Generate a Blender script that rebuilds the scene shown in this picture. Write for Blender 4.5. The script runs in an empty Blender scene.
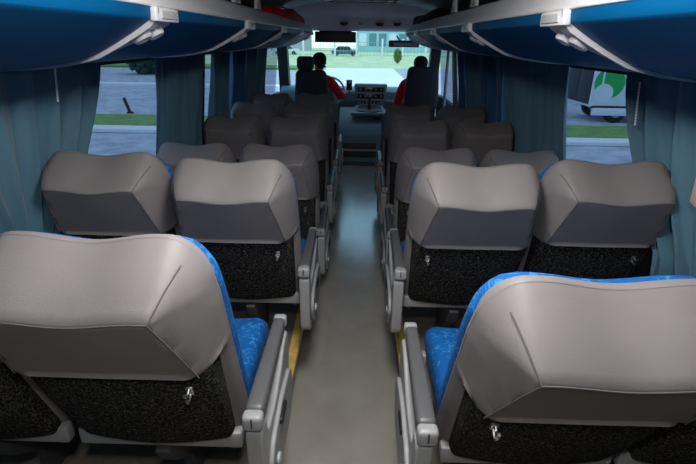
import bpy, bmesh, math, random
from mathutils import Vector, Matrix
random.seed(7)
S = bpy.context.scene
COL = S.collection
PI = math.pi

# ------------------------------------------------------------------ camera
CAM = Vector((0.03, 0.0, 1.59))
F_PX, PITCH, YAW, ROLL = 480.0, 0.382, 0.020, 0.014
cd = bpy.data.cameras.new('camera'); cam = bpy.data.objects.new('camera', cd); COL.objects.link(cam)
R_ = Vector((math.cos(YAW), math.sin(YAW), 0)); F_ = Vector((-math.sin(YAW), math.cos(YAW), 0)); Z_ = Vector((0, 0, 1))
fw = math.cos(PITCH)*F_ - math.sin(PITCH)*Z_; up = math.sin(PITCH)*F_ + math.cos(PITCH)*Z_
ri = math.cos(ROLL)*R_ + math.sin(ROLL)*up; up2 = -math.sin(ROLL)*R_ + math.cos(ROLL)*up
M = Matrix((ri, up2, -fw)).transposed().to_4x4(); M.translation = CAM
cam.matrix_world = M
cd.sensor_width = 36; cd.lens = F_PX*36/696; cd.clip_start = 0.02; cd.clip_end = 500
S.camera = cam

# ------------------------------------------------------------------ sky, lamps, exposure
w = bpy.data.worlds.new('sky'); S.world = w; w.use_nodes = True
bg = w.node_tree.nodes['Background']; bg.inputs[1].default_value = 1.7      # overcast sky: pale at the horizon, bluer above
_n, _l = w.node_tree.nodes, w.node_tree.links
_tc = _n.new('ShaderNodeTexCoord'); _sp = _n.new('ShaderNodeSeparateXYZ'); _rp = _n.new('ShaderNodeValToRGB')
_l.new(_tc.outputs['Generated'], _sp.inputs[0]); _l.new(_sp.outputs['Z'], _rp.inputs[0]); _l.new(_rp.outputs[0], bg.inputs[0])
_rp.color_ramp.elements[0].position = .05; _rp.color_ramp.elements[0].color = (.80, .90, 1, 1)
_rp.color_ramp.elements[1].position = .22; _rp.color_ramp.elements[1].color = (.30, .66, 1.0, 1)
_e = _rp.color_ramp.elements.new(.75); _e.color = (.62, .80, 1, 1)
# added area light standing in for ceiling-bounced flash (its housing is built with the ceiling) and a weak camera flash
al = bpy.data.lights.new('added_bounce_light', 'AREA'); al.shape = 'RECTANGLE'; al.size = .26; al.size_y = .5; al.energy = 21; al.color = (1.0, .96, .93)
alo = bpy.data.objects.new('added_bounce_light', al); COL.objects.link(alo); alo.location = (0.03, .95, 1.972)
fl = bpy.data.lights.new('flash', 'POINT'); fl.energy = 26; fl.color = (1.0, 0.95, 0.92); fl.shadow_soft_size = 0.05
flo = bpy.data.objects.new('flash', fl); COL.objects.link(flo); flo.location = (0.05, -0.06, 1.93)
S.view_settings.view_transform = 'Standard'; S.view_settings.look = 'None'
S.view_settings.gamma = 1; S.view_settings.use_curve_mapping = False; S.view_settings.exposure = 0.0

# ------------------------------------------------------------------ materials
def nt(name):
    m = bpy.data.materials.new(name); m.use_nodes = True
    return m, m.node_tree.nodes, m.node_tree.links, m.node_tree.nodes['Principled BSDF']
def mat(name, col, rough=0.6, metal=0.0, noise=0.0, nscale=40, bump=0.0, bscale=200, spec=0.5, sheen=0.0):
    m, N, L, b = nt(name)
    b.inputs['Base Color'].default_value = (*col, 1); b.inputs['Roughness'].default_value = rough
    b.inputs['Metallic'].default_value = metal; b.inputs['Specular IOR Level'].default_value = spec
    if sheen: b.inputs['Sheen Weight'].default_value = sheen
    tc = N.new('ShaderNodeTexCoord')
    if noise:
        n = N.new('ShaderNodeTexNoise'); n.inputs['Scale'].default_value = nscale; n.inputs['Detail'].default_value = 4
        L.new(tc.outputs['Object'], n.inputs['Vector'])
        r = N.new('ShaderNodeValToRGB'); r.color_ramp.elements[0].position = .3; r.color_ramp.elements[1].position = .7
        r.color_ramp.elements[0].color = (*[c*(1-noise) for c in col], 1); r.color_ramp.elements[1].color = (*[min(1, c*(1+noise)) for c in col], 1)
        L.new(n.outputs['Fac'], r.inputs['Fac']); L.new(r.outputs['Color'], b.inputs['Base Color'])
    if bump:
        n2 = N.new('ShaderNodeTexNoise'); n2.inputs['Scale'].default_value = bscale; n2.inputs['Detail'].default_value = 3
        L.new(tc.outputs['Object'], n2.inputs['Vector'])
        bp = N.new('ShaderNodeBump'); bp.inputs['Strength'].default_value = bump; bp.inputs['Distance'].default_value = .003
        L.new(n2.outputs['Fac'], bp.inputs['Height']); L.new(bp.outputs['Normal'], b.inputs['Normal'])
    return m
def speckle():
    m, N, L, b = nt('speckled_carpet')
    tc = N.new('ShaderNodeTexCoord'); n = N.new('ShaderNodeTexNoise'); n.inputs['Scale'].default_value = 170; n.inputs['Detail'].default_value = 2
    L.new(tc.outputs['Object'], n.inputs['Vector'])
    r = N.new('ShaderNodeValToRGB'); e = r.color_ramp.elements
    e[0].position = .45; e[0].color = (.008, .008, .008, 1); e[1].position = .76; e[1].color = (.16, .15, .145, 1)
    x = e.new(.60); x.color = (.050, .050, .048, 1)
    L.new(n.outputs['Fac'], r.inputs['Fac']); L.new(r.outputs['Color'], b.inputs['Base Color'])
    b.inputs['Roughness'].default_value = .95; b.inputs['Specular IOR Level'].default_value = .1
    bp = N.new('ShaderNodeBump'); bp.inputs['Strength'].default_value = .6; bp.inputs['Distance'].default_value = .003
    L.new(n.outputs['Fac'], bp.inputs['Height']); L.new(bp.outputs['Normal'], b.inputs['Normal'])
    return m
def bluefab():
    m, N, L, b = nt('blue_patterned_fabric')
    tc = N.new('ShaderNodeTexCoord'); n = N.new('ShaderNodeTexNoise'); n.inputs['Scale'].default_value = 26; n.inputs['Detail'].default_value = 1.5
    n.inputs['Distortion'].default_value = 1.2
    L.new(tc.outputs['Object'], n.inputs['Vector'])
    r = N.new('ShaderNodeValToRGB'); e = r.color_ramp.elements
    e[0].position = .54; e[0].color = (.002, .085, .30, 1); e[1].position = .61; e[1].color = (.002, .09, .32, 1)
    x = e.new(.565); x.color = (.03, .20, .50, 1); x = e.new(.58); x.color = (.03, .20, .48, 1)
    L.new(n.outputs['Fac'], r.inputs['Fac']); L.new(r.outputs['Color'], b.inputs['Base Color'])
    b.inputs['Roughness'].default_value = .85; b.inputs['Specular IOR Level'].default_value = .25
    return m
def curtain_mat(name, col):
    m, N, L, b = nt(name)
    b.inputs['Base Color'].default_value = (*col, 1); b.inputs['Roughness'].default_value = .75
    b.inputs['Sheen Weight'].default_value = .2
    t = N.new('ShaderNodeBsdfTranslucent'); t.inputs['Color'].default_value = (col[0]*.9, col[1], col[2]*1.2, 1)
    mx = N.new('ShaderNodeMixShader'); mx.inputs[0].default_value = .012
    out = N['Material Output']; L.new(b.outputs[0], mx.inputs[1]); L.new(t.outputs[0], mx.inputs[2]); L.new(mx.outputs[0], out.inputs[0])
    return m
def glass_mat(name, tint, gl=.06):
    m, N, L, b = nt(name); N.remove(b)
    t = N.new('ShaderNodeBsdfTransparent'); t.inputs[0].default_value = (*tint, 1)
    g = N.new('ShaderNodeBsdfGlossy'); g.inputs['Roughness'].default_value = .02
    mx = N.new('ShaderNodeMixShader'); mx.inputs[0].default_value = gl
    L.new(t.outputs[0], mx.inputs[1]); L.new(g.outputs[0], mx.inputs[2]); L.new(mx.outputs[0], N['Material Output'].inputs[0])
    return m
def floor_mat():
    m, N, L, b = nt('aisle_vinyl')
    tc = N.new('ShaderNodeTexCoord'); n = N.new('ShaderNodeTexNoise'); n.inputs['Scale'].default_value = 5; n.inputs['Detail'].default_value = 6
    L.new(tc.outputs['Object'], n.inputs['Vector'])
    r = N.new('ShaderNodeValToRGB'); e = r.color_ramp.elements
    e[0].position = .3; e[0].color = (.31, .30, .265, 1); e[1].position = .7; e[1].color = (.38, .365, .325, 1)
    L.new(n.outputs['Fac'], r.inputs['Fac']); L.new(r.outputs['Color'], b.inputs['Base Color'])
    r2 = N.new('ShaderNodeMapRange'); r2.inputs[3].default_value = .17; r2.inputs[4].default_value = .30; b.inputs['Specular IOR Level'].default_value = .8; b.inputs['Coat Weight'].default_value = .8; b.inputs['Coat Roughness'].default_value = .16; b.inputs['Coat IOR'].default_value = 1.6
    L.new(n.outputs['Fac'], r2.inputs[0]); L.new(r2.outputs[0], b.inputs['Roughness'])
    return m
G = {}
G['cover'] = mat('grey_leatherette', (.185, .172, .172), .6, noise=.06, nscale=8, bump=.12, bscale=400)
G['speck'] = speckle()
G['blue'] = bluefab()
G['seam'] = mat('seam_thread', (.10, .095, .10), .8)
G['arm'] = mat('grey_armrest_plastic', (.085, .088, .092), .38, bump=.1, bscale=500)
G['armcap'] = mat('light_grey_plastic', (.27, .28, .29), .42)
G['panel'] = mat('pale_grey_plastic', (.28, .285, .29), .45)
G['dark'] = mat('black_plastic', (.012, .012, .014), .45)
G['darkgrey'] = mat('dark_grey_plastic', (.05, .052, .058), .55)
G['frame'] = mat('painted_frame', (.24, .245, .25), .45)
G['chrome'] = mat('chrome', (.55, .55, .56), .32, metal=1)
G['yellow'] = mat('yellow_edge', (.62, .45, .12), .5, noise=.2, nscale=20)
G['floor'] = floor_mat()
G['platform'] = mat('brown_vinyl', (.17, .15, .12), .5, noise=.15)
G['rackblue'] = mat('blue_rack_laminate', (.0, .095, .25), .55, spec=.12)
G['white'] = mat('white_rail', (.85, .85, .85), .4)
G['bracket'] = mat('satin_grey_bracket', (.66, .67, .69), .3, metal=.1)
G['lens'] = mat('lamp_lens', (.55, .56, .56), .3, noise=.2, nscale=150)
G['ceil'] = mat('grey_ceiling', (.32, .36, .37), .6)
G['header'] = mat('header_panel', (.78, .74, .75), .6, bump=.1)
G['wall'] = mat('dark_wall_trim', (.02, .022, .026), .8)
G['pillar'] = mat('black_pillar', (.012, .014, .016), .6)
G['curtain'] = curtain_mat('teal_curtain', (.062, .155, .215))
G['curtain2'] = curtain_mat('blue_curtain', (.02, .10, .22))
G['band'] = mat('beige_band', (.50, .42, .33), .8)
G['dash'] = mat('dash_plastic', (.12, .25, .31), .5)
G['dashgrey'] = mat('dash_silver', (.38, .42, .46), .35)
G['screen'] = mat('black_screen', (.006, .006, .01), .2)
G['red'] = mat('red_fabric', (.75, .012, .025), .85)
G['blackfab'] = mat('black_fabric', (.008, .008, .009), .9)
G['seatdark'] = mat('charcoal_seat_fabric', (.05, .055, .065), .85)
G['skin'] = mat('skin', (.42, .23, .15), .55)
G['hair'] = mat('black_hair', (.008, .007, .007), .7, bump=.5, bscale=60)
G['trouser'] = mat('dark_trousers', (.015, .017, .03), .9)
G['sideglass'] = glass_mat('tinted_side_glass', (.58, .62, .68))
G['frontglass'] = glass_mat('windshield_glass', (.92, .97, .95), .04)
G['asphalt'] = mat('asphalt', (.42, .45, .50), .9, noise=.25, nscale=2.5)
G['road'] = mat('pale_road', (.84, .86, .86), .9, noise=.05, nscale=.3)
G['grass'] = mat('grass', (.16, .30, .07), .95, noise=.3, nscale=3)
G['grasslight'] = mat('pale_grass', (.56, .66, .38), .95, noise=.2, nscale=.6)  # pale yellow-green base colour for the lawn
G['kerb'] = mat('kerb_concrete', (.75, .77, .78), .8)
G['post'] = mat('white_post', (.8, .82, .8), .6)
G['fence'] = mat('fence_wire_paint', (.35, .42, .40), .6)
G['leaf'] = mat('tree_leaves', (.03, .085, .05), .9, noise=.5, nscale=6)
G['bark'] = mat('bark', (.08, .06, .045), .9)
G['bldg'] = mat('teal_building_cladding', (.33, .62, .66), .4, noise=.1, nscale=.3)
G['bldg2'] = mat('grey_building', (.45, .47, .50), .8)
G['bwin'] = mat('building_window', (.12, .25, .30), .2)
G['vanwhite'] = mat('van_paint', (.75, .80, .85), .35)
G['green'] = mat('green_decal', (.0, .42, .08), .5)
G['carblue'] = mat('car_paint_blue', (.05, .12, .22), .3)
G['tyre'] = mat('tyre_rubber', (.01, .01, .01), .8)

# ------------------------------------------------------------------ helpers
def obj(name, bm, mats, parent=None, smooth=True, loc=None):
    bmesh.ops.recalc_face_normals(bm, faces=bm.faces)
    me = bpy.data.meshes.new(name); bm.to_mesh(me); bm.free()
    if not isinstance(mats, (list, tuple)): mats = [mats]
    for m in mats: me.materials.append(m)
    if smooth:
        for p in me.polygons: p.use_smooth = True
        me.set_sharp_from_angle(angle=math.radians(42))
    o = bpy.data.objects.new(name, me); COL.objects.link(o)
    if parent: o.parent = parent
    if loc: o.location = loc
    return o
def tag(o, label, cat, group=None, kind=None):
    o['label'] = label; o['category'] = cat
    if group: o['group'] = group
    if kind: o['kind'] = kind
    return o
def thing(name, label, cat, loc=(0, 0, 0), group=None):
    o = bpy.data.objects.new(name, None); COL.objects.link(o); o.location = loc; o.empty_display_size = .1
    return tag(o, label, cat, group)
def struct(name, bm, m, parent=None, smooth=False):
    o = obj(name, bm, m, parent, smooth)
    if not parent: o['kind'] = 'structure'
    return o
def axis_s(h, r, k, m):
    a = [-h + r*(1-math.cos(PI/2*i/k)) for i in range(k)] if r > 0 else []
    b = [-(h-r) + 2*(h-r)*i/m for i in range(m+1)]
    return a + b + [-v for v in reversed(a)]
def rbox(bm, c, s, r=.01, k=2, m=1, deform=None, mi=0):
    hx, hy, hz = s[0]/2, s[1]/2, s[2]/2; r = min(r, hx, hy, hz)*.999
    mm = m if isinstance(m, (tuple, list)) else (m, m, m)
    ax = [axis_s(hx, r, k, mm[0]), axis_s(hy, r, k, mm[1]), axis_s(hz, r, k, mm[2])]
    n = [len(a)-1 for a in ax]; V = {}
    def vert(i, j, l):
        key = (i, j, l)
        if key in V: return V[key]
        p = Vector((ax[0][i], ax[1][j], ax[2][l]))
        q = Vector((max(-(hx-r), min(hx-r, p.x)), max(-(hy-r), min(hy-r, p.y)), max(-(hz-r), min(hz-r, p.z))))
        d = p-q
        if d.length > 1e-9: p = q + d.normalized()*r
        if deform: p = Vector(deform(p.x/hx, p.y/hy, p.z/hz, p))
        V[key] = bm.verts.new(p + Vector(c)); return V[key]
    for f in range(6):
        a, side = f//2, f % 2; u, v = (a+1) % 3, (a+2) % 3
        for i in range(n[u]):
            for j in range(n[v]):
                q = []
                for di, dj in ((0, 0), (1, 0), (1, 1), (0, 1)):
                    idx = [0, 0, 0]; idx[a] = n[a]*side; idx[u] = i+di; idx[v] = j+dj; q.append(vert(*idx))
                if side == 0: q.reverse()
                try:
                    fc = bm.faces.new(q); fc.material_index = mi
                except ValueError: pass
    return V
def box(bm, x0, x1, y0, y1, z0, z1, mi=0):
    v = [bm.verts.new((x, y, z)) for x in (x0, x1) for y in (y0, y1) for z in (z0, z1)]
    for q in ((0, 1, 3, 2), (4, 6, 7, 5), (0, 4, 5, 1), (2, 3, 7, 6), (0, 2, 6, 4), (1, 5, 7, 3)):
        bm.faces.new([v[i] for i in q]).material_index = mi
def tube(bm, pts, r, seg=8, mi=0, closed=False):
    pts = [Vector(p) for p in pts]; n = len(pts); rings = []
    rr = r if isinstance(r, (list, tuple)) else [r]*n
    ref = Vector((0, 0, 1))
    for i, p in enumerate(pts):
        if closed: t = pts[(i+1) % n]-pts[i-1]
        else: t = pts[min(i+1, n-1)]-pts[max(i-1, 0)]
        t.normalize(); a = t.cross(ref)
        if a.length < .05: a = t.cross(Vector((1, 0, 0)))
        a.normalize(); b = t.cross(a)
        rings.append([bm.verts.new(p + (a*math.cos(2*PI*k/seg)+b*math.sin(2*PI*k/seg))*rr[i]) for k in range(seg)])
    for i in range(n if closed else n-1):
        A, B = rings[i], rings[(i+1) % n]
        for k in range(seg): bm.faces.new((A[k], A[(k+1) % seg], B[(k+1) % seg], B[k])).material_index = mi
    if not closed:
        bm.faces.new(rings[0]).material_index = mi; bm.faces.new(rings[-1]).material_index = mi
def lathe(bm, prof, c=(0, 0, 0), axis='z', seg=20, mi=0):
    c = Vector(c); rings = []
    for r, h in prof:
        ring = []
        for k in range(seg):
            a = 2*PI*k/seg; u, v = max(r, 1e-4)*math.cos(a), max(r, 1e-4)*math.sin(a)
            p = {'z': (u, v, h), 'y': (u, h, v), 'x': (h, u, v)}[axis]
            ring.append(bm.verts.new(c+Vector(p)))
        rings.append(ring)
    for A, B in zip(rings, rings[1:]):
        for k in range(seg): bm.faces.new((A[k], A[(k+1) % seg], B[(k+1) % seg], B[k])).material_index = mi
    bm.faces.new(rings[0]).material_index = mi; bm.faces.new(rings[-1]).material_index = mi
def prism_x(bm, pts, x0, x1, mi=0):          # outline in (y, z), extruded along x
    a = [bm.verts.new((x0, y, z)) for y, z in pts]; b = [bm.verts.new((x1, y, z)) for y, z in pts]; n = len(pts)
    bm.faces.new(a).material_index = mi; bm.faces.new(list(reversed(b))).material_index = mi
    for i in range(n): bm.faces.new((a[i], b[i], b[(i+1) % n], a[(i+1) % n])).material_index = mi
def prism_y(bm, pts, y0, y1, mi=0):          # outline in (x, z), extruded along y
    a = [bm.verts.new((x, y0, z)) for x, z in pts]; b = [bm.verts.new((x, y1, z)) for x, z in pts]; n = len(pts)
    bm.faces.new(a).material_index = mi; bm.faces.new(list(reversed(b))).material_index = mi
    for i in range(n): bm.faces.new((a[i], b[i], b[(i+1) % n], a[(i+1) % n])).material_index = mi
def rounded(pts, r, k=3):                    # rounds every corner of a 2D outline
    out = []; n = len(pts)
    for i in range(n):
        p = Vector(pts[i]); a = Vector(pts[i-1])-p; b = Vector(pts[(i+1) % n])-p
        rr = min(r, a.length*.45, b.length*.45); s, e = p+a.normalized()*rr, p+b.normalized()*rr
        for j in range(k+1):
            t = j/k; out.append(tuple((1-t)**2*s + 2*t*(1-t)*p + t*t*e))
    return out
def bevel(o, wd=.004, seg=2):
    m = o.modifiers.new('bevel', 'BEVEL'); m.width = wd; m.segments = seg; m.limit_method = 'ANGLE'; m.angle_limit = math.radians(40)
    return o
def NB(): return bmesh.new()
def wx(z): return 1.275 - .085*max(0, (z-.75))/.75    # inner face of the side wall leans in with height

# ------------------------------------------------------------------ setting: floor, walls, ceiling
Y0, Y1, YF = -1.3, 6.45, 8.1
bm = NB(); box(bm, -1.3, 1.3, Y0, Y1+.15, -.08, 0); struct('floor', bm, G['floor'])
bm = NB(); box(bm, -1.25, 1.25, Y1+.15, YF+.25, -.22, -.12); struct('floor_front', bm, G['darkgrey'])
for s, nm in ((-1, 'left'), (1, 'right')):
    bm = NB(); x0, x1 = sorted((s*.270, s*1.274)); box(bm, x0, x1, Y0, 2.52, .002, .20)
    p = struct('floor_platform_'+nm, bm, G['platform'])
    bm = NB(); x0, x1 = sorted((s*.240, s*.285)); box(bm, x0, x1, Y0+.01, 2.53, .165, .206)
    o = struct('trim_'+('1' if s < 0 else '2'), bm, G['yellow']); bevel(o, .004)
    # side wall: lower panel, pillars, top band
    bm = NB(); prism_y(bm, [(s*1.275, -.2), (s*1.275, .78), (s*1.33, .78), (s*1.37, -.2)], Y0, YF)
    wl = struct('wall_'+nm, bm, G['wall'])
    bm = NB(); prism_y(bm, [(s*wx(1.46), 1.46), (s*wx(1.95), 2.02), (s*(wx(1.95)+.06), 2.02), (s*(wx(1.46)+.06), 1.46)], Y0, YF); obj('upper_panel', bm, G['wall'], wl, False)
    for yp in (-1.25, .30, 1.84, 3.30, 3.95, 4.90, 5.62, 6.55):
        bm = NB(); hw = .05
        for ya, yb in ((yp-hw, yp+hw),):
            prism_y(bm, [(s*wx(.78), .78), (s*wx(1.46), 1.46), (s*(wx(1.46)+.05), 1.46), (s*(wx(.78)+.05), .78)], ya, yb)
        obj('pillar', bm, G['pillar'], wl, False)
    for i, (ya, yb) in enumerate(((-1.2, .25), (.35, 1.79), (1.89, 3.25), (3.35, 3.90), (4.0, 4.85), (4.95, 5.57), (5.67, 6.50), (6.60, 7.72))):
        bm = NB(); prism_y(bm, [(s*(wx(.78)+.02), .775), (s*(wx(1.46)+.02), 1.465), (s*(wx(1.46)+.026), 1.465), (s*(wx(.78)+.026), .775)], ya-.01, yb+.01)
        struct('window_%d' % (i+1+(10 if s > 0 else 0)), bm, G['sideglass'])
# front corner pillars, windshield
WS = lambda z: 8.02 - .35*(z-.9)
for s in (-1, 1):
    bm = NB(); v = []
    prism_x(bm, [(7.78, -.1), (7.72, .9), (7.50, 2.0), (7.62, 2.0), (7.95, .9), (8.05, -.1)], s*1.07, s*1.22); o = struct('wall_corner_'+('left' if s < 0 else 'right'), bm, G['pillar']); bevel(o, .01)
bm = NB(); prism_x(bm, [(WS(.72), .72), (WS(2.0), 2.0), (WS(2.0)+.008, 2.0), (WS(.72)+.008, .72)], -1.14, 1.14); struct('window_20', bm, G['frontglass'])
bm = NB(); box(bm, -1.25, 1.25, 8.02, 8.12, -.2, .74); struct('wall_front', bm, G['wall'])
bm = NB(); box(bm, -1.3, 1.3, Y0-.06, Y0, -.1, 2.1); struct('wall_rear', bm, G['wall'])
# ceiling: shallow vault
def vault(xs): return [(x, 2.015-.035*(abs(x)/.6)**2 - .05*max(0, abs(x)-.7)) for x in xs]
xs = [-1.2+2.4*i/24 for i in range(25)]
bm = NB(); lo = vault(xs); prism_y(bm, lo + [(x, z+.05) for x, z in reversed(lo)], Y0, 7.55); struct('ceiling', bm, G['ceil'], smooth=True)
for i, s in enumerate((-1, 1)):
    bm = NB(); prism_y(bm, [(s*.30, 2.0), (s*.33, 1.975), (s*.37, 1.975), (s*.40, 1.995)], Y0+.02, 6.1); struct('trim_%d' % (i+3), bm, G['header'])
# header over the cab
bm = NB()
prism_x(bm, rounded([(6.35, 2.01), (6.62, 1.90), (6.80, 1.85), (6.98, 1.72), (7.12, 1.69), (7.30, 1.70), (7.45, 2.01)], .04), -1.10, 1.10)
hd = struct('wall_header', bm, G['header'], smooth=True)
def header_disc(x, label, r, chrome=False):
    bm = NB(); lathe(bm, [(r, .0), (r, -.012), (r*.85, -.018), (r*.8, -.010), (.001, -.014)], axis='y', seg=24)
    o = obj('ceiling_speaker' if not chrome else 'dome_lamp', bm, G['chrome'] if chrome else G['darkgrey'])
    o.location = (x, 6.885, 1.783); o.rotation_euler = (-.95, 0, 0)
    tag(o, label, 'speaker' if not chrome else 'lamp')
header_disc(-.20, 'round dark speaker grille on the header, left of the chrome lamp', .055)
header_disc(.03, 'small chrome lamp in the middle of the grey header panel', .035, True)
header_disc(.27, 'round dark speaker grille on the header, right of the chrome lamp', .055)
header_disc(.50, 'round dark speaker grille on the header nearest the rear-view mirror', .05)
t = thing('added_light_panel', 'added flat light panel over the nearest row of seats, standing in for bounced flash', 'added light panel', (.03, .95, 1.975))  # added out of view; stands in for flash bounced off the ceiling
bm = NB()
for a in ((-.17, .17, -.29, -.26), (-.17, .17, .26, .29), (-.17, -.14, -.26, .26), (.14, .17, -.26, .26)): box(bm, *a, -.008, .045)
bevel(obj('frame', bm, G['white'], t, False), .004)
bm = NB(); rbox(bm, (0, 0, .018), (.28, .52, .02), .005); obj('diffuser', bm, G['white'], t)
t = thing('ceiling_hatch', 'grey framed vent hatch in the ceiling ahead of the header panel', 'hatch', (0.02, 5.75, 1.97))
bm = NB()
for a in ((-.42, .42, -.18, -.15), (-.42, .42, .15, .18), (-.42, -.39, -.15, .15), (.39, .42, -.15, .15)): box(bm, *a, .0, .035)
bevel(obj('frame', bm, G['dark'], t, False), .004)
bm = NB(); box(bm, -.385, .385, -.145, .145, .012, .034)
for k in range(5): box(bm, -.3, .3, -.11+k*.05, -.09+k*.05, .004, .012)
bevel(obj('vent_panel', bm, G['header'], t, False), .002)

# ------------------------------------------------------------------ luggage racks
def rack(s, label):
    t = thing('luggage_rack', label, 'luggage rack', (0, 0, 0))
    prof = [(.603, 1.678), (.604, 1.66), (.606, 1.644), (.609, 1.640), (.620, 1.633), (.665, 1.605), (.73, 1.568), (.80, 1.533), (.90, 1.507), (1.0, 1.493), (1.195, 1.478)]
    back = [(1.195, 1.56), (.80, 1.60), (.66, 1.655), (.622, 1.685)]
    bm = NB(); prism_y(bm, [(s*x, z) for x, z in prof+back], Y0+.02, 6.72); obj('fascia', bm, G['rackblue'], t)
    bm = NB(); prism_y(bm, [(s*x, z) for x, z in rounded([(.597, 1.674), (.600, 1.690), (.632, 1.752), (.668, 1.768), (.682, 1.735), (.628, 1.672)], .008)], Y0+.02, 6.72); obj('rail', bm, G['white'], t)
    cum = [0]
    for a, b in zip(prof, prof[1:]): cum.append(cum[-1]+(Vector(b)-Vector(a)).length)
    def at(u):                  # u in 0..7 along the outline
        d = max(0, min(1, u/7))*cum[-1]; i = max(k for k in range(len(prof)-1) if cum[k] <= d+1e-9)
        return Vector(prof[i]).lerp(Vector(prof[i+1]), (d-cum[i])/(cum[i+1]-cum[i]))
    for yb in [v + (.08 if s < 0 else -.03) for v in (-.95, .27, 1.50, 2.76, 4.05, 5.30, 6.40)]:
        bm = NB(); n = 22; rows = []
        for i in range(n+1):
            u = i/n*6.6; p = at(u); q = at(min(u+.1, 7)); d = (q-p); nr = Vector((-d.y, d.x)).normalized()
            if nr.y > 0: nr = -nr
            wdt = .085 if u < 1.1 else max(.009, .085*(1-(u-1.1)/1.9)**.9) if u < 3.0 else .0055
            h = .012*(1-u/8); y_in = yb; y_out = yb+wdt*2
            row = []
            for yy, hh in ((y_in, 0), (y_in, h*1.5), (y_in+.012, h*1.5), (y_in+.016, h*.5), (y_out-.004, h*.5), (y_out, 0)):
                c = p+nr*(hh+.0005); row.append(bm.verts.new((s*c.x, yy, c.y)))
            rows.append(row)
        for a, b in zip(rows, rows[1:]):
            for k in range(5): bm.faces.new((a[k], a[k+1], b[k+1], b[k]))
        bm.faces.new(rows[0])
        br = obj('bracket', bm, G['bracket'], t)
        bm = NB(); rbox(bm, (s*.598, yb+.085, 1.653), (.022, .19, .040), .005); obj('lamp_housing', bm, G['white'], br)
        bm = NB(); rbox(bm, (s*.586, yb+.095, 1.653), (.008, .14, .024), .003); obj('lamp_lens', bm, G['lens'], br)
        for dy, u, r in ((.065, 1.25, .032), (.125, 1.00, .028)):
            p = at(u); bm = NB()
            lathe(bm, [(r, 0), (r, -.014), (r*.82, -.020), (r*.7, -.012), (.001, -.010)], seg=20); o = obj('spotlight', bm, G['bracket'], br)
            o.location = (s*(p.x), yb+dy, p.y-.004); o.rotation_euler = (0, s*.5, 0)
    # hooked hangers standing on the rail
    for yh in ((.55, 2.35, 2.78, 3.35) if s < 0 else (.75, 1.95, 2.85, 3.45)):
        bm = NB()
        out = rounded([(-.07, 1.76), (-.045, 1.81), (-.035, 1.89), (.03, 1.90), (.02, 1.84), (.07, 1.76)], .012)
        n = len(out); hc, hz, hr = -.008, 1.815, .016
        inn = [(hc+hr*math.cos(2*PI*k/n+PI*1.2), hz+hr*math.sin(2*PI*k/n+PI*1.2)) for k in range(n)]
        # plate with a round hole
        ang = lambda p: math.atan2(p[1]-hz, p[0]-hc)
        i0 = min(range(n), key=lambda i: ang(out[i])); out = out[i0:]+out[:i0]
        if ang(out[1]) < ang(out[-1]) and (ang(out[2])-ang(out[1])) < 0: out.reverse()
        inn = [(hc+hr*math.cos(ang(p)), hz+hr*math.sin(ang(p))) for p in out]
        L4 = [[bm.verts.new((s*x, yh+a, b)) for a, b in P] for x, P in ((.622, out), (.622, inn), (.640, inn), (.640, out))]
        for j in range(4):
            A, B = L4[j], L4[(j+1) % 4]
            for k in range(n): bm.faces.new((A[k], A[(k+1) % n], B[(k+1) % n], B[k]))
        obj('hanger_plate', bm, G['white'], t)
    return t
rack(-1, 'long blue overhead luggage rack with white rail above the left windows')
rack(1, 'long blue overhead luggage rack with white rail above the right windows')

# ------------------------------------------------------------------ seats
HY, HZ = .14, .34         # backrest hinge
HW = .224
def saddle(u): return .030*(math.cos(PI*u)-1)*-.5 * (1 if abs(u) < 1 else 1)
def topz(u, c=1):         # saddle dip in the middle, rounded shoulders
    a = min(1, abs(u)); return -.019*(0.5+0.5*math.cos(PI*min(1, a/.60))) - .085*max(0, (a-.66)/.34)**2.3
def cushion_def(H, taper=.0):
    def f(u, v, t, p):
        z = p.z; k = max(0, t)**1.5
        z += topz(u)*k
        x = p.x*(1-taper*(1-(t+1)/2))
        return (x, p.y, z)
    return f
def mesh_back_cushion():
    bm = NB(); H = .676
    fd = cushion_def(H, .03)
    def f(u, v, t, p):
        q = fd(u, v, t, p); return (q[0], q[1]*(1-.35*max(0, t)**2)-.018*max(0, t)**2, q[2])
    rbox(bm, (0, .052, .0+H/2), (.474, .11, H), .050, k=4, m=(14, 1, 12), deform=f); return bm
HB, HT, QC, HW = .412, .703, .78, .240        # headrest bottom, top, crease height share, half width
def depth(u, z):           # how far the grey cover stands out behind the cushion
    a = abs(u)
    if z > HB:
        q = (z-HB)/(HT-HB)
        p = .120 + .038*(q/QC) if q < QC else .158 - .144*((q-QC)/(1-QC))**1.2
        a0 = .68 + .17*(abs(q-QC)/(QC if q < QC else 1-QC))
        return max(p*(1-.80*(max(0, (a-a0)/(1-a0)))**1.1), .006)
    q = max(0, min(1, (z-HB+.06)/.06)); return (.045+.083*q**3)*(1-.55*max(0, (a-.72)/.28)**1.5)
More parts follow.
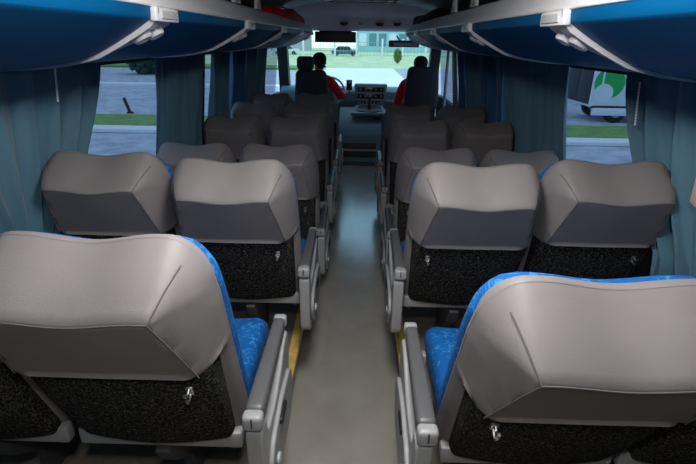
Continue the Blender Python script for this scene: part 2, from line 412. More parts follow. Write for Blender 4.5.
def mesh_cover():         # grey cover: fat wedge headrest on top, slim side bolsters below, stitched seams
    bm = NB(); H = HT
    def f(u, v, t, p):
        z = (t+1)/2*H; k = max(0, t)**1.5; zz = p.z + topz(u)*k
        y = p.y+.008
        if v < 0: y = .012*(1+v)-depth(u, z)*min(1, -v)
        x = p.x * (1-.03*max(0, t-.62)/.38)
        return (x, y, zz)
    rbox(bm, (0, 0, H/2), (HW*2, .06, H), .030, k=3, m=(30, 2, 64), deform=f)
    def P(u, z):
        k = max(0, (z/H*2-1))**1.5; t = z/H*2-1
        return (u*HW*(1-.03*max(0, t-.62)/.38), -depth(u, z)-.0004, z+topz(u)*k)
    zc = HB+QC*(H-HB)
    for s in (-1, 1):
        tube(bm, [P(s*(.84-.16*i/10), H-.010-(H-.010-zc)*i/10) for i in range(11)], .0018, 5, 1)
        tube(bm, [P(s*(.68+.16*i/10), zc-(zc-HB-.004)*i/10) for i in range(11)], .0018, 5, 1)
    tube(bm, [P(-.68+1.36*i/24, zc) for i in range(25)], .0014, 5, 1)
    return bm
def mesh_shell():
    bm = NB()
    def f(u, v, t, p):
        y = p.y - (.018*(1-u*u)) * (1 if v < 0 else 0)
        zt = (t+1)/2
        if v < 0: y += .03*(1-zt)**2
        return (p.x*(1-.06*(1-zt)), y, p.z - (.012*(1-abs(u)) if t < -.5 else 0))
    rbox(bm, (0, -.055, .225), (.440, .085, .40), .022, k=3, m=(8, 1, 8), deform=f); return bm
def mesh_hook():
    bm = NB()
    rbox(bm, (0, .002, 0), (.018, .010, .030), .004)
    for z0, dz in ((.010, .012), (-.010, -.014)):
        tube(bm, [(0, 0, z0), (0, -.014, z0-.004), (0, -.024, z0+dz*.2), (0, -.026, z0+.012)], [.004, .0035, .003, .004], 8)
    return bm
def mesh_seat_cushion():
    bm = NB()
    def f(u, v, t, p):
        z = p.z
        if t > 0: z += -.018*(1-u*u)*(1-v*v*.5) - .03*max(0, v)**3 + .006*math.cos(u*9)*0
        return (p.x, p.y, z)
    rbox(bm, (0, .36, .385), (.435, .46, .13), .045, k=4, m=(8, 8, 1), deform=f); return bm
ARML = .455
def mesh_arm():            # padded grey armrest, widest at the rear
    bm = NB()
    def f(u, v, t, p):
        wd = 1.0-.22*(v+1)/2
        return (p.x*wd, p.y, p.z*(1 if t > 0 else 1+.3*(v*-.5)) + .012*(v+1)/2)
    rbox(bm, (0, ARML/2, .502), (.050, ARML-.05, .046), .014, k=3, m=(1, 8, 1), deform=f); return bm
def mesh_cap(front):
    bm = NB()
    if front: rbox(bm, (0, ARML-.012, .512), (.042, .032, .040), .010, k=3)
    else: 
        rbox(bm, (0, .010, .500), (.052, .038, .046), .012, k=3)
        rbox(bm, (0, -.0095, .506), (.004, .004, .026), .001, mi=1)
    return bm
def mesh_side(s):           # moulded side panel on the aisle side: deep rear post, slim waist, front bulge
    bm = NB()
    pts = rounded([(.000, .474), (.055, .474), (.075, .40), (.19, .40), (.30, .43), (.36, .47), (.445, .485), (.455, .40), (.42, .24), (.34, .17), (.08, .17), (.01, .21)], .03, 4)
    prism_x(bm, pts, -.024, .020); return bm
def mesh_side_out(s):       # fairing that bulges out towards the aisle
    bm = NB()
    pts = rounded([(.03, .30), (.08, .36), (.24, .385), (.40, .37), (.43, .28), (.36, .20), (.10, .19)], .04, 5)
    x0, x1 = (.020, .034) if s < 0 else (-.024, -.038); prism_x(bm, pts, min(x0, x1), max(x0, x1)); return bm
def mesh_bar():
    bm = NB(); rbox(bm, (0, 0, 0), (.46, .035, .055), .008); return bm
def mesh_under():
    bm = NB(); rbox(bm, (0, .31, .31), (.02, .46, .035), .005); return bm
def mesh_leg():
    bm = NB()
    prism_x(bm, rounded([(.06, .295), (.56, .295), (.50, .22), (.38, .12), (.36, .03), (.48, .0), (.14, .0), (.24, .03), (.22, .12), (.10, .22)], .02), -.02, .02)
    return bm
SM = {}
def shared(key, name, bmf, mats):
    if key not in SM:
        o = obj(name, bmf(), mats); SM[key] = o
        o['proto'] = 1
    return SM[key]
ROWS_L = {}
used_proto = set()
def put(key, name, bmf, mats, parent, loc=(0, 0, 0), rot=(0, 0, 0), mod=None):
    if key not in SM:
        o = obj(name, bmf(), mats); SM[key] = o
        if mod: bevel(o, mod, 3)
    else:
        o = SM[key].copy(); COL.objects.link(o)
    o.parent = parent; o.location = loc; o.rotation_euler = rot
    return o
def seat(x, y, z, rec, arm_side, label, group, wide=0):
    t = thing('coach_seat', label, 'coach seat', (x, y, z), group)
    H = (0, HY, HZ); r = (math.radians(rec), 0, 0)
    put('bc', 'back_cushion', mesh_back_cushion, G['blue'], t, H, r)
    cv = put('cv', 'headrest_cover', mesh_cover, [G['cover'], G['seam']], t, H, r)
    sh = put('sh', 'back_shell', mesh_shell, G['speck'], t, H, r)
    k = 1 if arm_side == 0 else arm_side
    hk = put('hk', 'coat_hook', mesh_hook, G['chrome'], sh, (k*.160, -.106, .335))
    put('sc', 'seat_cushion', mesh_seat_cushion, G['blue'], t)
    put('fr', 'cross_bar', mesh_bar, G['frame'], t, (0, .085, .335)); put('fr', 'cross_bar', mesh_bar, G['frame'], t, (0, .54, .30))
    put('un', 'side_rail', mesh_under, G['darkgrey'], t, (-.2, 0, 0)); put('un', 'side_rail', mesh_under, G['darkgrey'], t, (.2, 0, 0))
    put('lg', 'leg', mesh_leg, G['darkgrey'], t, (0, 0, 0), mod=.004)
    if arm_side:
        ax = arm_side*(.256+wide); s = -arm_side
        put('sd', 'side_panel', lambda: mesh_side(1), G['panel'], t, (ax, -wide, 0), mod=.006)
        so = put('so%d' % s, 'side_fairing', lambda: mesh_side_out(-arm_side*-1 if arm_side > 0 else 1) if False else mesh_side_out(-1 if arm_side > 0 else 1), G['armcap'], t, (ax, -wide, 0), mod=.005)
        ar = put('ar', 'armrest', mesh_arm, G['arm'], t, (ax-arm_side*.003, -wide, 0))
        put('c0', 'armrest_cap', lambda: mesh_cap(0), [G['armcap'], G['dark']], ar)
        put('c1', 'armrest_tip', lambda: mesh_cap(1), G['armcap'], ar)
        def lever():
            bm = NB(); rbox(bm, (0, .20, .355), (.016, .085, .022), .007); return bm
        put('lv', 'recline_lever', lever, G['dark'], t, (ax+arm_side*.036, -wide, 0))
        def bolt():
            bm = NB(); lathe(bm, [(.018, -.006), (.018, .004), (.012, .007), (.001, .007)], (0, .11, .27), 'x', 18); return bm
        put('bo', 'bolt_cover', bolt, G['dashgrey'], t, (ax+arm_side*.036, -wide, 0))
    return t
CAX = {-1: .445, 1: .468}; CWX = {-1: .935, 1: .945}
ordn = {1: 'nearest row', 2: 'second row', 3: 'third row', 4: 'fourth row', 5: 'fifth row', 6: 'sixth row'}
LEFT = {1: (.945, .215, 19, 24), 2: (1.815, .170, 20, 17), 3: (2.74, -.02, 9, 9), 4: (3.63, 0, 8, 8), 5: (4.47, 0, 8, 7), 6: (5.36, 0, 7, 9)}
RIGHT = {1: (.915, .215, 25, 24), 2: (1.785, .185, 21, 18), 3: (2.72, -.02, 9, 10), 4: (3.60, 0, 8, 8), 5: (4.45, 0, 6, 9)}
lookL = {1: ('large grey-backed coach seat cut by the left frame edge, blue cushion and armrest on aisle', 'grey-backed coach seat by the left window in the nearest row, mostly out of frame'),
         2: ('light grey reclined coach seat on the aisle directly ahead of the nearest left seat', 'dark-lit grey reclined coach seat beside the left curtain in the second row'),
         3: ('upright charcoal coach seat on the left aisle, third row from the camera', 'upright charcoal coach seat by the left window, third row from the camera'),
         4: ('dark coach seat on the left aisle, fourth row from the camera', 'dark coach seat by the left window, fourth row from the camera'),
         5: ('dark coach seat on the left aisle, fifth row, second behind the driver', 'dark coach seat by the left window, fifth row, second behind the driver'),
         6: ('dark coach seat on the left aisle right behind the driver, farthest passenger row', 'dark coach seat by the left window in the farthest passenger row')}
lookR = {1: ('large grey-backed coach seat at lower right, steeply reclined, with blue piped top edge', 'grey-backed coach seat by the right window in the nearest row, mostly out of frame'),
         2: ('light grey reclined coach seat on the right aisle in the second row', 'dark grey reclined coach seat beside the right curtain in the second row'),
         3: ('upright charcoal coach seat on the right aisle, third row from the camera', 'upright charcoal coach seat by the right window, third row from the camera'),
         4: ('dark coach seat on the right aisle, fourth row from the camera', 'dark coach seat by the right window, fourth row from the camera'),
         5: ('dark coach seat on the right aisle just behind the cab, front passenger row', 'dark coach seat by the right window in the front right passenger row')}
for sgn, tab, look, gname in ((-1, LEFT, lookL, 'passenger seats left of the aisle'), (1, RIGHT, lookR, 'passenger seats right of the aisle')):
    for r_, (y, z, ra, rw) in tab.items():
        xo = {(-1, 1): -.060, (1, 1): .030}.get((sgn, r_), .025 if sgn > 0 and r_ >= 3 else 0)
        seat(sgn*CAX[sgn]+xo, y, z, ra, -sgn, look[r_][0], gname, .036 if r_ == 1 else 0)
        seat(sgn*CWX[sgn]+xo, y, z, rw, 0, look[r_][1], gname)

# ------------------------------------------------------------------ curtains
def curtain(s, y0, y1, pleats, label, m='curtain', z0=.80, z1=1.485, pinch=0.0, py=None, amp=.030, off=.045, seed=0, extra=None):
    rnd = random.Random(seed); ph = rnd.random()*6; ny = int(max(24, pleats*12)); nz = 26
    bm = NB(); grid = []
    for j in range(nz+1):
        f = j/nz; z = z1+(z0-z1)*f; row = []
        g = pinch*min(1, f/.85)**1.6
        yc = py if py is not None else (y0+y1)/2
        for i in range(ny+1):
            u = i/ny; yy = y0+(y1-y0)*u
            a = 2*PI*pleats*u + ph + .9*math.sin(u*7+ph) + .5*f*math.sin(u*11)
            y = yy*(1-g)+yc*g
            am = amp*(1+.5*math.sin(u*5+ph*2))*(1+.25*g)
            d = am*math.sin(a)+ .3*am*math.sin(2.3*a+f*3) + .008*math.sin(f*5+u*8)
            x = wx(z)-off-.010 - d*(.75+.15*f)
            row.append(bm.verts.new((s*x, y+.35*am*math.cos(a), z)))
        grid.append(row)
    for A, B in zip(grid, grid[1:]):
        for i in range(ny): bm.faces.new((A[i], A[i+1], B[i+1], B[i]))
    o = obj('window_curtain', bm, G[m]); so = o.modifiers.new('thick', 'SOLIDIFY'); so.thickness = .003
    return tag(o, label, 'curtain', 'window curtains')
curtain(-1, .55, 2.17, 10, 'teal pleated curtain nearest on the left, gathered down behind the second-row seat', pinch=.62, py=1.66, seed=1, amp=.036, off=.055, z0=.74)
curtain(-1, 2.88, 3.76, 7, 'teal pleated curtain just past the wide clear window on the left', seed=2)
curtain(-1, 4.0, 4.42, 4, 'teal curtain strip between the two narrow slits of left window light', seed=3)
curtain(-1, 4.60, 5.05, 4, 'blue curtain strip on the left ahead of the fifth row seats', 'curtain2', seed=4)
curtain(-1, 5.22, 6.3, 7, 'dark teal curtain on the left beside the farthest passenger row', seed=5)
curtain(1, .75, 2.05, 9, 'teal pleated curtain nearest on the right, gathered down beside the second-row window seat', pinch=.55, py=1.42, seed=6, amp=.036, off=.055, z0=.74)
curtain(1, 2.72, 3.85, 8, 'teal pleated curtain just past the clear window on the right', seed=7)
curtain(1, 3.92, 4.55, 4, 'blue curtain strip on the right beside the fourth row seats', 'curtain2', seed=8)
curtain(1, 4.6, 5.45, 6, 'dark teal curtain on the right beside the front passenger row', seed=9)
curtain(1, 5.50, 5.85, 3, 'narrow blue curtain on the right just behind the cab pole', 'curtain2', seed=10)
curtain(-1, -1.2, .50, 8, 'unseen teal curtain on the left wall behind the nearest row, keeping daylight out', seed=21)  # unseen pair added behind the camera to cut window light and darken the cabin
curtain(1, -1.2, .70, 8, 'unseen teal curtain on the right wall behind the nearest row, keeping daylight out', seed=22)
for s, y, za, zb, lab in ((-1, 1.80, 1.365, 1.485, 'thin pale strap hanging against the dark upper left curtain'), (1, 1.90, 1.30, 1.45, 'thin pale strap hanging against the dark upper right curtain')):
    bm = NB()
    for k in range(14):
        z = zb-(zb-za)*k/13; rbox(bm, (s*(wx(z)-.12), y, z), (.004, .009, (zb-za)/13*.9), .0015)
    o = tag(obj('hanging_strap', bm, G['white']), lab, 'strap')
bm = NB()
rbox(bm, (0, 0, 0), (.006, .035, .12), .002, m=(1, 1, 6), deform=lambda u, v, t, p: (p.x-.012*(t), p.y, p.z))
o = obj('curtain_tieback', bm, G['band']); o.location = (1.105, 1.49, 1.165); o.rotation_euler = (.25, 0, 0); tag(o, 'beige tieback strip on the nearest right curtain', 'tieback')

# ------------------------------------------------------------------ things in the racks
def bag(name, c, s, m, label, seed):
    rnd = random.Random(seed); k = [rnd.uniform(2, 6) for _ in range(6)]; bm = NB()
    def f(u, v, t, p):
        n = 1+.07*math.sin(k[0]*u+k[1]*v)
        return (p.x*n, p.y*n, p.z*(1+.22*math.sin(k[4]*.7*v+k[5]*.5*u))*(1 if t > 0 else .9))
    rbox(bm, c, s, min(s)*.42, k=4, m=8, deform=f)
    h = [(c[0]-.08+.16*i/8, c[1]+.02, c[2]+s[2]*.45+.035*math.sin(PI*i/8)) for i in range(9)]
    o = thing(name, label, 'bag', (c[0], c[1], c[2]-s[2]/2))
    b = obj('bag_body', bm, m, o); b.matrix_parent_inverse = Matrix.Translation((-c[0], -c[1], -(c[2]-s[2]/2)))
    bm = NB(); tube(bm, h, .008, 6); b2 = obj('handle', bm, m, o); b2.matrix_parent_inverse = b.matrix_parent_inverse
bag('travel_bag', (-.79, 5.35, 1.765), (.30, 1.7, .19), G['red'], 'soft red bag lying in the left luggage rack', 3)
bag('travel_bag', (.80, 5.45, 1.755), (.32, 1.7, .17), G['blackfab'], 'soft black bag lying in the right luggage rack', 5)

# ------------------------------------------------------------------ cab
# step at the aisle end
bm = NB(); box(bm, -.26, .26, 6.40, 6.47, .0, .035); o = obj('step_nosing', bm, G['darkgrey']); bevel(o, .008); tag(o, 'dark nosing strip where the blue-lit aisle ends', 'step edge')
t = thing('centre_console', 'blue-grey centre console with storage bin and gear lever between the front seats', 'console', (.03, 6.6, -.12))
def cpart(name, bm, m, bv=.008, sm=True):
    o = obj(name, bm, m, t, sm); o.matrix_parent_inverse = Matrix.Translation((-.03, -6.6, .12))
    if bv: bevel(o, bv)
    return o
bm = NB(); prism_x(bm, [(6.62, -.12), (6.62, .36), (6.74, .47), (7.16, .64), (7.30, .66), (7.30, -.12)], -.26, .34); con = cpart('console_body', bm, G['dash'])
bm = NB(); rbox(bm, (.04, 6.612, .16), (.46, .02, .20), .008); cpart('bin_door', bm, G['darkgrey'], 0)
bm = NB(); tube(bm, [(-.25, 6.57, .17), (.29, 6.57, .17)], .014, 10); tube(bm, [(-.22, 6.57, .17), (-.22, 6.62, .17)], .008, 8); tube(bm, [(.26, 6.57, .17), (.26, 6.62, .17)], .008, 8); cpart('grab_bar', bm, G['dashgrey'], 0)
bm = NB(); rbox(bm, (.17, 7.08, .640), (.46, .40, .04), .012, deform=lambda u, v, t_, p: (p.x*(1-.15*v), p.y, p.z+.03*v)); cpart('gear_surround', bm, G['dash'], 0)
bm = NB(); tube(bm, [(.17+.19*math.cos(2*PI*k/24)*(1-.1*math.sin(2*PI*k/24)), 7.08+.17*math.sin(2*PI*k/24), .672+.026*math.sin(2*PI*k/24)) for k in range(24)], .009, 6, closed=True); cpart('silver_trim_ring', bm, G['dashgrey'], 0)
bm = NB(); rbox(bm, (.17, 7.08, .662), (.34, .30, .02), .008, deform=lambda u, v, t_, p: (p.x*(1-.15*v), p.y, p.z+.03*v)); cpart('gear_tray', bm, G['dark'], 0)
bm = NB(); tube(bm, [(.17, 7.06, .66), (.17, 7.06, .72), (.17, 7.05, .79)], [.035, .018, .010], 12); lathe(bm, [(.012, 0), (.024, .02), (.026, .04), (.015, .06), (.001, .063)], (.17, 7.05, .78)); cpart('gear_lever', bm, G['dark'], 0)
bm = NB(); lathe(bm, [(.045, 0), (.045, .012), (.036, .014), (.034, -.01), (.001, -.01)], (.28, 6.88, .56)); cpart('cup_holder', bm, G['dark'], 0)
t = thing('dashboard', 'blue-grey dashboard with a silver-edged centre stack under the windshield', 'dashboard', (0, 7.5, -.12))
PT = Matrix.Translation((0, -7.5, .12))
def dpart(name, bm, m, bv=0):
    o = obj(name, bm, m, t); o.matrix_parent_inverse = PT
    if bv: bevel(o, bv, 3)
    return o
bm = NB(); prism_x(bm, rounded([(7.55, -.12), (7.50, .55), (7.42, .72), (7.44, .86), (7.56, .915), (7.98, .90), (7.98, -.12)], .03), -1.16, 1.16); dpart('dash_body', bm, G['dash'])
bm = NB(); rbox(bm, (.19, 7.42, .79), (.50, .14, .38), .03, k=3, m=4, deform=lambda u, v, t_, p: (p.x*(.86+.14*t_), p.y+.03*t_, p.z)); dpart('centre_stack', bm, G['dash'])
for zz, wd, hh in ((.905, .38, .065), (.81, .38, .07), (.72, .28, .055)):
    bm = NB(); rbox(bm, (.19, 7.345+.06*(zz-.7), zz), (wd, .02, hh), .006); pn = dpart('radio_unit', bm, G['screen'])
    bm = NB(); hw_, hh_ = wd/2+.006, hh/2+.006; yy_ = 7.340+.06*(zz-.7)
    tube(bm, [(.19-hw_, yy_, zz-hh_), (.19+hw_, yy_, zz-hh_), (.19+hw_, yy_, zz+hh_), (.19-hw_, yy_, zz+hh_)], .008, 6, closed=True); obj('silver_surround', bm, G['dashgrey'], pn)
    for k in range(5):
        bm = NB(); lathe(bm, [(.014, 0), (.014, -.012), (.001, -.013)], (.19+(k-2)*wd*.2, 7.332+.06*(zz-.7), zz), 'y', 12); obj('knob', bm, G['dashgrey'], pn)
bm = NB(); rbox(bm, (.72, 7.435, .735), (.60, .05, .035), .012); dpart('trim_strip', bm, G['dashgrey'])
bm = NB(); rbox(bm, (.74, 7.46, .63), (.50, .05, .14), .015); dpart('glove_box', bm, G['dark'])
bm = NB(); rbox(bm, (-.62, 7.50, .93), (.56, .22, .14), .05, k=4, m=3); dpart('instrument_hood', bm, G['dark'])
# steering wheel
t = thing('steering_wheel', 'grey-rimmed steering wheel in front of the driver', 'steering wheel', (-.43, 7.27, .88))
bm = NB(); tube(bm, [(.23*math.cos(2*PI*k/36), .23*math.sin(2*PI*k/36), 0) for k in range(36)], .015, 10, closed=True); a = obj('rim', bm, G['dashgrey'], t)
bm = NB(); rbox(bm, (0, 0, -.01), (.14, .12, .05), .025, k=3)
for an in (.2, PI-.2, PI*1.5): tube(bm, [(0, 0, -.01), (.225*math.cos(an), .225*math.sin(an), 0)], .012, 8)
obj('hub', bm, G['darkgrey'], t)
bm = NB(); tube(bm, [(0, 0, -.02), (0, .0, -.26)], .03, 12); obj('steering_column', bm, G['darkgrey'], t)
t.rotation_euler = (.95, 0, 0)
t = thing('phone_holder', 'small black phone in a holder on the dashboard beside the driver', 'phone', (-.13, 7.42, .86))
bm = NB(); rbox(bm, (0, -.03, .10), (.085, .012, .15), .006); obj('phone', bm, G['screen'], t)
bm = NB(); tube(bm, [(0, .03, .0), (0, .0, .04), (0, -.02, .08)], .010, 8); rbox(bm, (0, -.018, .09), (.05, .012, .06), .004); obj('holder', bm, G['dark'], t)
# sun visor and mirror
bm = NB(); rbox(bm, (-.325, 7.17, 1.615), (.57, .03, .14), .012, k=3)
tube(bm, [(-.55, 7.17, 1.69), (-.10, 7.17, 1.69)], .010, 8); o = obj('sun_visor', bm, G['dark']); tag(o, 'wide black sun visor hanging under the header on the driver side', 'sun visor')
t = thing('rear_view_mirror', 'wide grey rear-view mirror hanging at the top right of the windshield', 'mirror', (.62, 7.10, 1.54))
bm = NB(); rbox(bm, (0, 0, 0), (.42, .045, .088), .02, k=3); obj('mirror_body', bm, G['dark'], t)
bm = NB(); rbox(bm, (.02, -.024, -.008), (.33, .008, .05), .003); obj('mirror_glass', bm, G['dashgrey'], t)
bm = NB(); tube(bm, [(-.05, 0, .03), (-.1, .05, .10)], .010, 8); obj('stem', bm, G['dark'], t)
# grab poles right of the cab and belt post on the left
for x, y, nm in ((1.06, 6.05, 'slim dark upright grab pole behind the right cab seat'),):
    t = thing('grab_pole', nm, 'pole', (x, y, 0)); bm = NB(); tube(bm, [(0, 0, .002), (0, 0, 1.50)], .018, 12); obj('pole', bm, G['dashgrey'], t)
    bm = NB(); lathe(bm, [(.045, .0), (.045, .012), (.02, .02)]); obj('pole_foot', bm, G['darkgrey'], t)
def cab_seat(x, y, htop, label, rounded_head):
    t = thing('cab_seat', label, 'cab seat', (x, y, -.12))
    bm = NB(); rbox(bm, (0, 0, htop-.42), (.44, .13, .56), .06, k=4, m=4, deform=lambda u, v, q, p: (p.x*(1-.12*max(0, q)), p.y-.05*q-.02*(1-u*u), p.z)); obj('backrest', bm, G['seatdark'], t)
    bm = NB(); rbox(bm, (0, .28, .57), (.50, .50, .13), .05, k=4, m=4); obj('seat_cushion', bm, G['seatdark'], t)
    bm = NB(); rbox(bm, (0, .26, .26), (.36, .40, .50), .03, k=3, deform=lambda u, v, q, p: (p.x*(1-.15*q), p.y*(1-.15*q), p.z)); obj('pedestal', bm, G['darkgrey'], t)
    if rounded_head:
        bm = NB(); rbox(bm, (-.07, -.06, htop-.06), (.22, .10, .17), .05, k=4, m=3); obj('headrest', bm, G['seatdark'], t)
    return t
cab_seat(-.60, 6.50, 1.48, 'dark driver seat with a small headrest, seen over the passenger seats', True)
cab_seat(.83, 6.50, 1.54, 'dark rounded cab seat in front of the right passenger rows', False)

# people ------------------------------------------------------------
def skin_mesh(name, verts, edges, radii, root=0, sub=2):
    me = bpy.data.meshes.new(name); me.from_pydata(verts, edges, []); o = bpy.data.objects.new(name, me); COL.objects.link(o)
    sk = o.modifiers.new('skin', 'SKIN'); sk.use_smooth_shade = True
    for i, r in enumerate(radii):
        v = me.skin_vertices[0].data[i]; v.radius = (r, r) if not isinstance(r, tuple) else r; v.use_root = (i == root)
    o.modifiers.new('sub', 'SUBSURF').levels = sub
    dg = bpy.context.evaluated_depsgraph_get(); m2 = bpy.data.meshes.new_from_object(o.evaluated_get(dg))
    bpy.data.objects.remove(o); bpy.data.meshes.remove(me)
    b = bmesh.new(); b.from_mesh(m2); bpy.data.meshes.remove(m2); return b
def person(loc, label, r_hand, l_hand, head_shift=0):
    # facing +y, local origin on the seat at the hips
    t = thing('person', label, 'person', loc)
    hs = head_shift
    V = [(0, 0, .10), (0, -.02, .25), (0, -.02, .40), (0, .0, .52), (hs*.6, .01, .60), (hs, .03, .68), (hs, .035, .76)]
    R = [(.15, .12), (.14, .11), (.16, .12), (.12, .085), .052, .075, .072]
    E = [(i, i+1) for i in range(6)]
    def chain(st, pts, rs):
        p = st
        for q, r in zip(pts, rs): V.append(q); R.append(r); E.append((p, len(V)-1)); p = len(V)-1
    for s, hd in ((1, r_hand), (-1, l_hand)):
        hd = Vector(hd); sh = Vector((s*.19, 0, .50)); el = sh.lerp(hd, .5)+Vector((s*.06, -.02, -.12))
        dirv = (hd-el).normalized(); wr = hd-dirv*.06
        chain(3, [tuple(sh), tuple(el), tuple(wr), tuple(hd)], [.062, .045, .028, (.038, .018)])
        hidx = len(V)-1; side = dirv.cross(Vector((0, 0, 1))).normalized()
        for j in range(4):
            o = side*((j-1.5)*.019); L = (.034, .040, .037, .028)[j]
            chain(hidx, [tuple(hd+o+dirv*.035), tuple(hd+o+dirv*(.035+L)), tuple(hd+o*1.0+dirv*(.035+L*1.3)+Vector((0, 0, -.022)))], [.0095, .0085, .007])
        chain(hidx, [tuple(hd-side*s*.03+Vector((0, 0, .0))), tuple(hd-side*s*.045+dirv*.03)], [.011, .009])
        chain(0, [(s*.10, .08, .08), (s*.12, .42, .10), (s*.12, .50, -.24), (s*.12, .60, -.32)], [.085, .062, .045, .035])
    b = skin_mesh('person_body', V, E, R)
    # ears, nose, eyes and mouth joined into the body
    h = Vector((hs, .04, .735))
    rbox(b, h+Vector((0, .088, -.012)), (.024, .030, .045), .010, k=2)
    for s in (-1, 1):
        rbox(b, h+Vector((s*.078, -.005, -.005)), (.018, .035, .055), .008, k=2)
        rbox(b, h+Vector((s*.030, .070, .008)), (.024, .014, .014), .006, k=2, mi=1)
    rbox(b, h+Vector((0, .070, -.052)), (.046, .012, .014), .005, k=2, mi=1)
    obj('person_body', b, [G['skin'], G['hair']], t)
    bm = NB(); rbox(bm, h+Vector((0, -.025, .035)), (.185, .195, .175), .085, k=6, m=2, deform=lambda u, v, q, p: (p.x, p.y-.01*(1-q), p.z*(1+.15*(v < 0)*(q < 0)))); obj('hair', bm, G['hair'], t)
    V2 = V[:4]; R2 = [tuple(a*1.12 for a in r) for r in R[:4]]; E2 = [(0, 1), (1, 2), (2, 3)]
    V2.append((hs*.3, .0, .575)); R2.append(.062); E2.append((3, 4))
    for s, hd in ((1, r_hand), (-1, l_hand)):
        hd = Vector(hd); sh = Vector((s*.19, 0, .50)); el = sh.lerp(hd, .5)+Vector((s*.06, -.02, -.12)); wr = el.lerp(hd, .72)
        for q, r, st in ((sh, .075, 3), (el, .058, None), (wr, .042, None)):
            V2.append(tuple(q)); R2.append(r); E2.append((3 if st else len(V2)-2, len(V2)-1))
    obj('shirt', skin_mesh('shirt', V2, E2, R2), G['red'], t)
    V3 = [(0, 0, .08)]; R3 = [(.17, .14)]; E3 = []
    for s in (1, -1):
        for k, (q, r) in enumerate((((s*.10, .08, .08), .095), ((s*.12, .42, .10), .072), ((s*.12, .50, -.22), .056))):
            V3.append(q); R3.append(r); E3.append((0 if k == 0 else len(V3)-2, len(V3)-1))
    obj('trousers', skin_mesh('trousers', V3, E3, R3), G['trouser'], t)
    for s in (1, -1):
        bm = NB(); rbox(bm, (s*.12, .60, -.345), (.09, .27, .08), .03, k=3); obj('shoe', bm, G['dark'], t)
    return t
person((-.56, 6.68, .57), 'driver in a red shirt with dark hair reaching toward the dashboard', (.36, .48, .30), (-.08, .52, .36), .05)
person((.80, 6.68, .545), 'passenger in a red shirt sitting in the right cab seat, head above it', (.10, .38, .16), (-.20, .38, .16), .02)

# ------------------------------------------------------------------ outside
GZ = -1.0
bm = NB(); box(bm, -70, 70, -20, 49, GZ-.1, GZ); struct('ground', bm, G['road'])
bm = NB(); box(bm, -70, 70, 49, 160, GZ-.1, GZ+.02); struct('lawn', bm, G['grasslight'])
def strip(nm, x0, x1, y0, y1, z0, z1, m): bm = NB(); box(bm, x0, x1, y0, y1, z0, z1); return struct(nm, bm, G[m])
for s, nm in ((-1, 'left'), (1, 'right')):
    a, b = sorted((s*3.2, s*45)); a2, b2 = sorted((s*4.2, s*40))
    strip('ground_asphalt_'+nm, a, b, -15, 48.5, GZ+.001, GZ+.02, 'asphalt')
    yo = 0 if s < 0 else -.7
    g = strip('ground_grass_'+nm, a2, b2, 14.2+yo, 16.6+yo, GZ+.02, GZ+.10, 'grass')
    k = strip('kerb_'+nm, a2, b2, 13.6+yo, 14.2+yo, GZ+.02, GZ+.14, 'kerb'); bevel(k, .03)
    if s < 0:
        k = strip('kerb_far_left', a2, b2, 27.3, 28.1, GZ+.02, GZ+.16, 'kerb')
        strip('ground_grass_far_left', a2, b2, 44, 48.4, GZ+.02, GZ+.2, 'grass')
def tree(x, y, h, r, label):
    t = thing('tree', label, 'tree', (x, y, GZ+.02)); rnd = random.Random(int(x*7+y))
    bm = NB(); tube(bm, [(0, 0, 0), (.1, 0, h*.3), (0, .1, h*.6)], [.22, .16, .08], 8); obj('trunk', bm, G['bark'], t)
    bm = NB()
    for k in range(1400):
        d = Vector((rnd.gauss(0, 1), rnd.gauss(0, 1), rnd.gauss(0, 1))).normalized()*r*rnd.uniform(.55, 1.0)
        c = Vector((d.x, d.y, d.z*.85+h*.66)); a = Vector((rnd.uniform(-1, 1), rnd.uniform(-1, 1), rnd.uniform(-1, 1))).normalized()*r*.13; b = a.cross(Vector((rnd.uniform(-1, 1), rnd.uniform(-1, 1), rnd.uniform(-1, 1))).normalized())
        vs = [bm.verts.new(c+q) for q in (a, b, -a, -b)]; bm.faces.new(vs)
    obj('crown', bm, G['leaf'], t, False)
tree(-15.6, 36.8, 2.0, 1.6, 'dark green round bushy tree standing in the car park beyond the left window')
tree(21, 46, 9, 4.2, 'dark tree standing beyond the van outside the right window')
tree(12.0, 26.0, 5.5, 2.6, 'dark bushy tree beside the white van outside the right window')
bm = NB(); tube(bm, [(-8.2, 17.4, GZ+.02), (-8.35, 17.4, GZ+.55)], .06, 8); lathe(bm, [(.12, 0), (.12, .05), (.03, .08)], (-8.2, 17.4, GZ+.02)); tag(obj('bollard', bm, G['dark']), 'short dark leaning bollard by the grass strip outside the left window', 'bollard')
# panel van on the right
t = thing('delivery_van', 'white panel van with a green round emblem outside the right window', 'van', (10.32, 18.0, GZ+.02))
bm = NB(); rbox(bm, (0, 0, 1.62), (5.0, 2.1, 2.2), .10, k=3, m=2); obj('van_body', bm, G['vanwhite'], t)
bm = NB(); rbox(bm, (3.0, 0, 1.1), (1.3, 1.95, 1.3), .25, k=4, m=2); obj('van_nose', bm, G['vanwhite'], t)
bm = NB(); rbox(bm, (0, -1.0, .38), (4.7, .12, .26), .03); obj('side_skirt', bm, G['vanwhite'], t)
bm = NB(); rbox(bm, (0, -.98, .60), (4.8, .12, .20), .02); obj('chassis_rail', bm, G['tyre'], t)
for yy in (-.5, .5):
    bm = NB(); rbox(bm, (-2.51, yy, 1.62), (.04, .96, 2.0), .015); obj('rear_door', bm, G['pillar'], t)
bm = NB(); lathe(bm, [(.50, 0), (.50, -.012), (.001, -.012)], (-1.95, -1.05, 1.32), 'y', 36); em = obj('emblem', bm, G['green'], t)
bm = NB(); lathe(bm, [(.32, 0), (.32, -.01), (.001, -.01)], (-2.10, -1.063, .98), 'y', 30); obj('emblem_crescent', bm, G['vanwhite'], em)
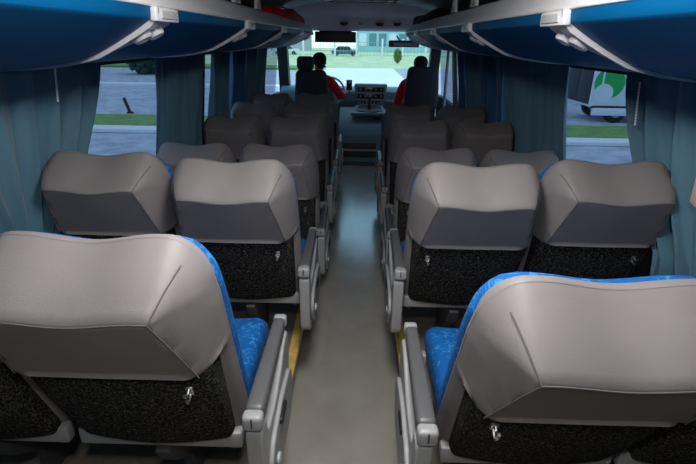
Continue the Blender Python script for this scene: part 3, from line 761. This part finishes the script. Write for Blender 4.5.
bm = NB(); box(bm, -2.22, -2.16, -1.085, -1.06, .9, 2.2); obj('emblem_stripe', bm, G['vanwhite'], em)
for x in (-1.5, 2.9):
    for y in (-.86, .86):
        bm = NB(); lathe(bm, [(.36, -.12), (.38, -.08), (.38, .08), (.36, .12)], (x, y, .38), 'y', 24); lathe(bm, [(.2, -.125), (.2, .125)], (x, y, .38), 'y', 16, 1); obj('wheel', bm, [G['tyre'], G['dashgrey']], t)
# fence, building, car, shrub seen through the windshield
for i, px in enumerate((-19.5, -13.5, -8.5, -3.8, -.6, 3.2, 6.2, 9.6, 14.5, 19.5)):
    bm = NB(); rbox(bm, (0, 0, 1.3), (.26, .26, 2.6), .03); rbox(bm, (0, 0, 2.64), (.34, .34, .1), .03)
    o = obj('fence_post', bm, G['post']); o.location = (px, 76, GZ+.02)
    tag(o, 'white concrete fence post beyond the lawn ahead of the bus', 'post', 'fence posts beyond the lawn')
bm = NB()
for zz in (.4, 1.0, 1.6, 2.2): tube(bm, [(-24, 76.3, GZ+zz), (24, 76.3, GZ+zz)], .03, 5)
for k in range(97): tube(bm, [(-24+k*.5, 76.3, GZ+.1), (-24+k*.5, 76.3, GZ+2.3)], .018, 4)
tag(obj('wire_fence', bm, G['fence']), 'pale wire fence running behind the white posts', 'fence')
t = thing('office_building', 'teal glass-fronted building ahead of the bus beyond the fence', 'building', (9, 118, GZ+.02))
bm = NB(); box(bm, -10, 8, -4, 6, 0, 12); obj('facade', bm, G['bldg'], t, False)
for r in range(3):
    for c in range(8):
        bm = NB(); box(bm, -9.4+c*2.2, -7.8+c*2.2, -4.08, -4.0, 1.2+r*3.6, 3.8+r*3.6); obj('window_pane', bm, G['bwin'] if (r+c) % 3 else G['vanwhite'], t, False)
t = thing('low_building', 'long low grey building beyond the fence on the left side', 'building', (-24, 120, GZ+.02))
bm = NB(); box(bm, -18, 12, -4, 6, 0, 3.4); obj('wall', bm, G['bldg2'], t, False)
bm = NB(); prism_x(bm, [(-5, 3.4), (1, 5), (7, 3.4)], -18.5, 12.5); obj('roof', bm, G['fence'], t, False)
def car(x, y, m, label):
    t = thing('parked_car', label, 'car', (x, y, GZ+.02))
    bm = NB(); rbox(bm, (0, 0, .62), (4.3, 1.75, .65), .2, k=4, m=2); obj('car_body', bm, m, t)
    bm = NB(); rbox(bm, (-.2, 0, 1.15), (2.4, 1.5, .6), .22, k=4, m=2, deform=lambda u, v, q, p: (p.x*(1-.2*q), p.y, p.z)); obj('cabin', bm, G['screen'], t)
    for a in (-1.35, 1.35):
        for b in (-.82, .82):
            bm = NB(); lathe(bm, [(.3, -.1), (.33, 0), (.3, .1)], (a, b, .33), 'y', 20); obj('wheel', bm, G['tyre'], t)
car(-2.6, 84, G['carblue'], 'dark blue car parked behind the fence left of the teal building')
car(-12.5, 86, G['vanwhite'], 'white car parked behind the fence far to the left')
t = thing('shrub', 'small round shrub growing on the lawn ahead of the bus', 'shrub', (4.2, 58, GZ+.02)); rnd = random.Random(3); bm = NB()
for k in range(500):
    d = Vector((rnd.gauss(0, 1), rnd.gauss(0, 1), rnd.gauss(0, 1))).normalized()*rnd.uniform(.4, 1); c = Vector((d.x*.5, d.y*.5, .9+d.z*.8))
    a = Vector((rnd.uniform(-1, 1), rnd.uniform(-1, 1), rnd.uniform(-1, 1))).normalized()*.12; b = a.cross(Vector((1, .3, .2))); bm.faces.new([bm.verts.new(c+q) for q in (a, b, -a, -b)])
obj('foliage', bm, G['grass'], t, False)
bm = NB(); tube(bm, [(0, 0, 0), (0, 0, .6)], .05, 6); obj('stem', bm, G['bark'], t)
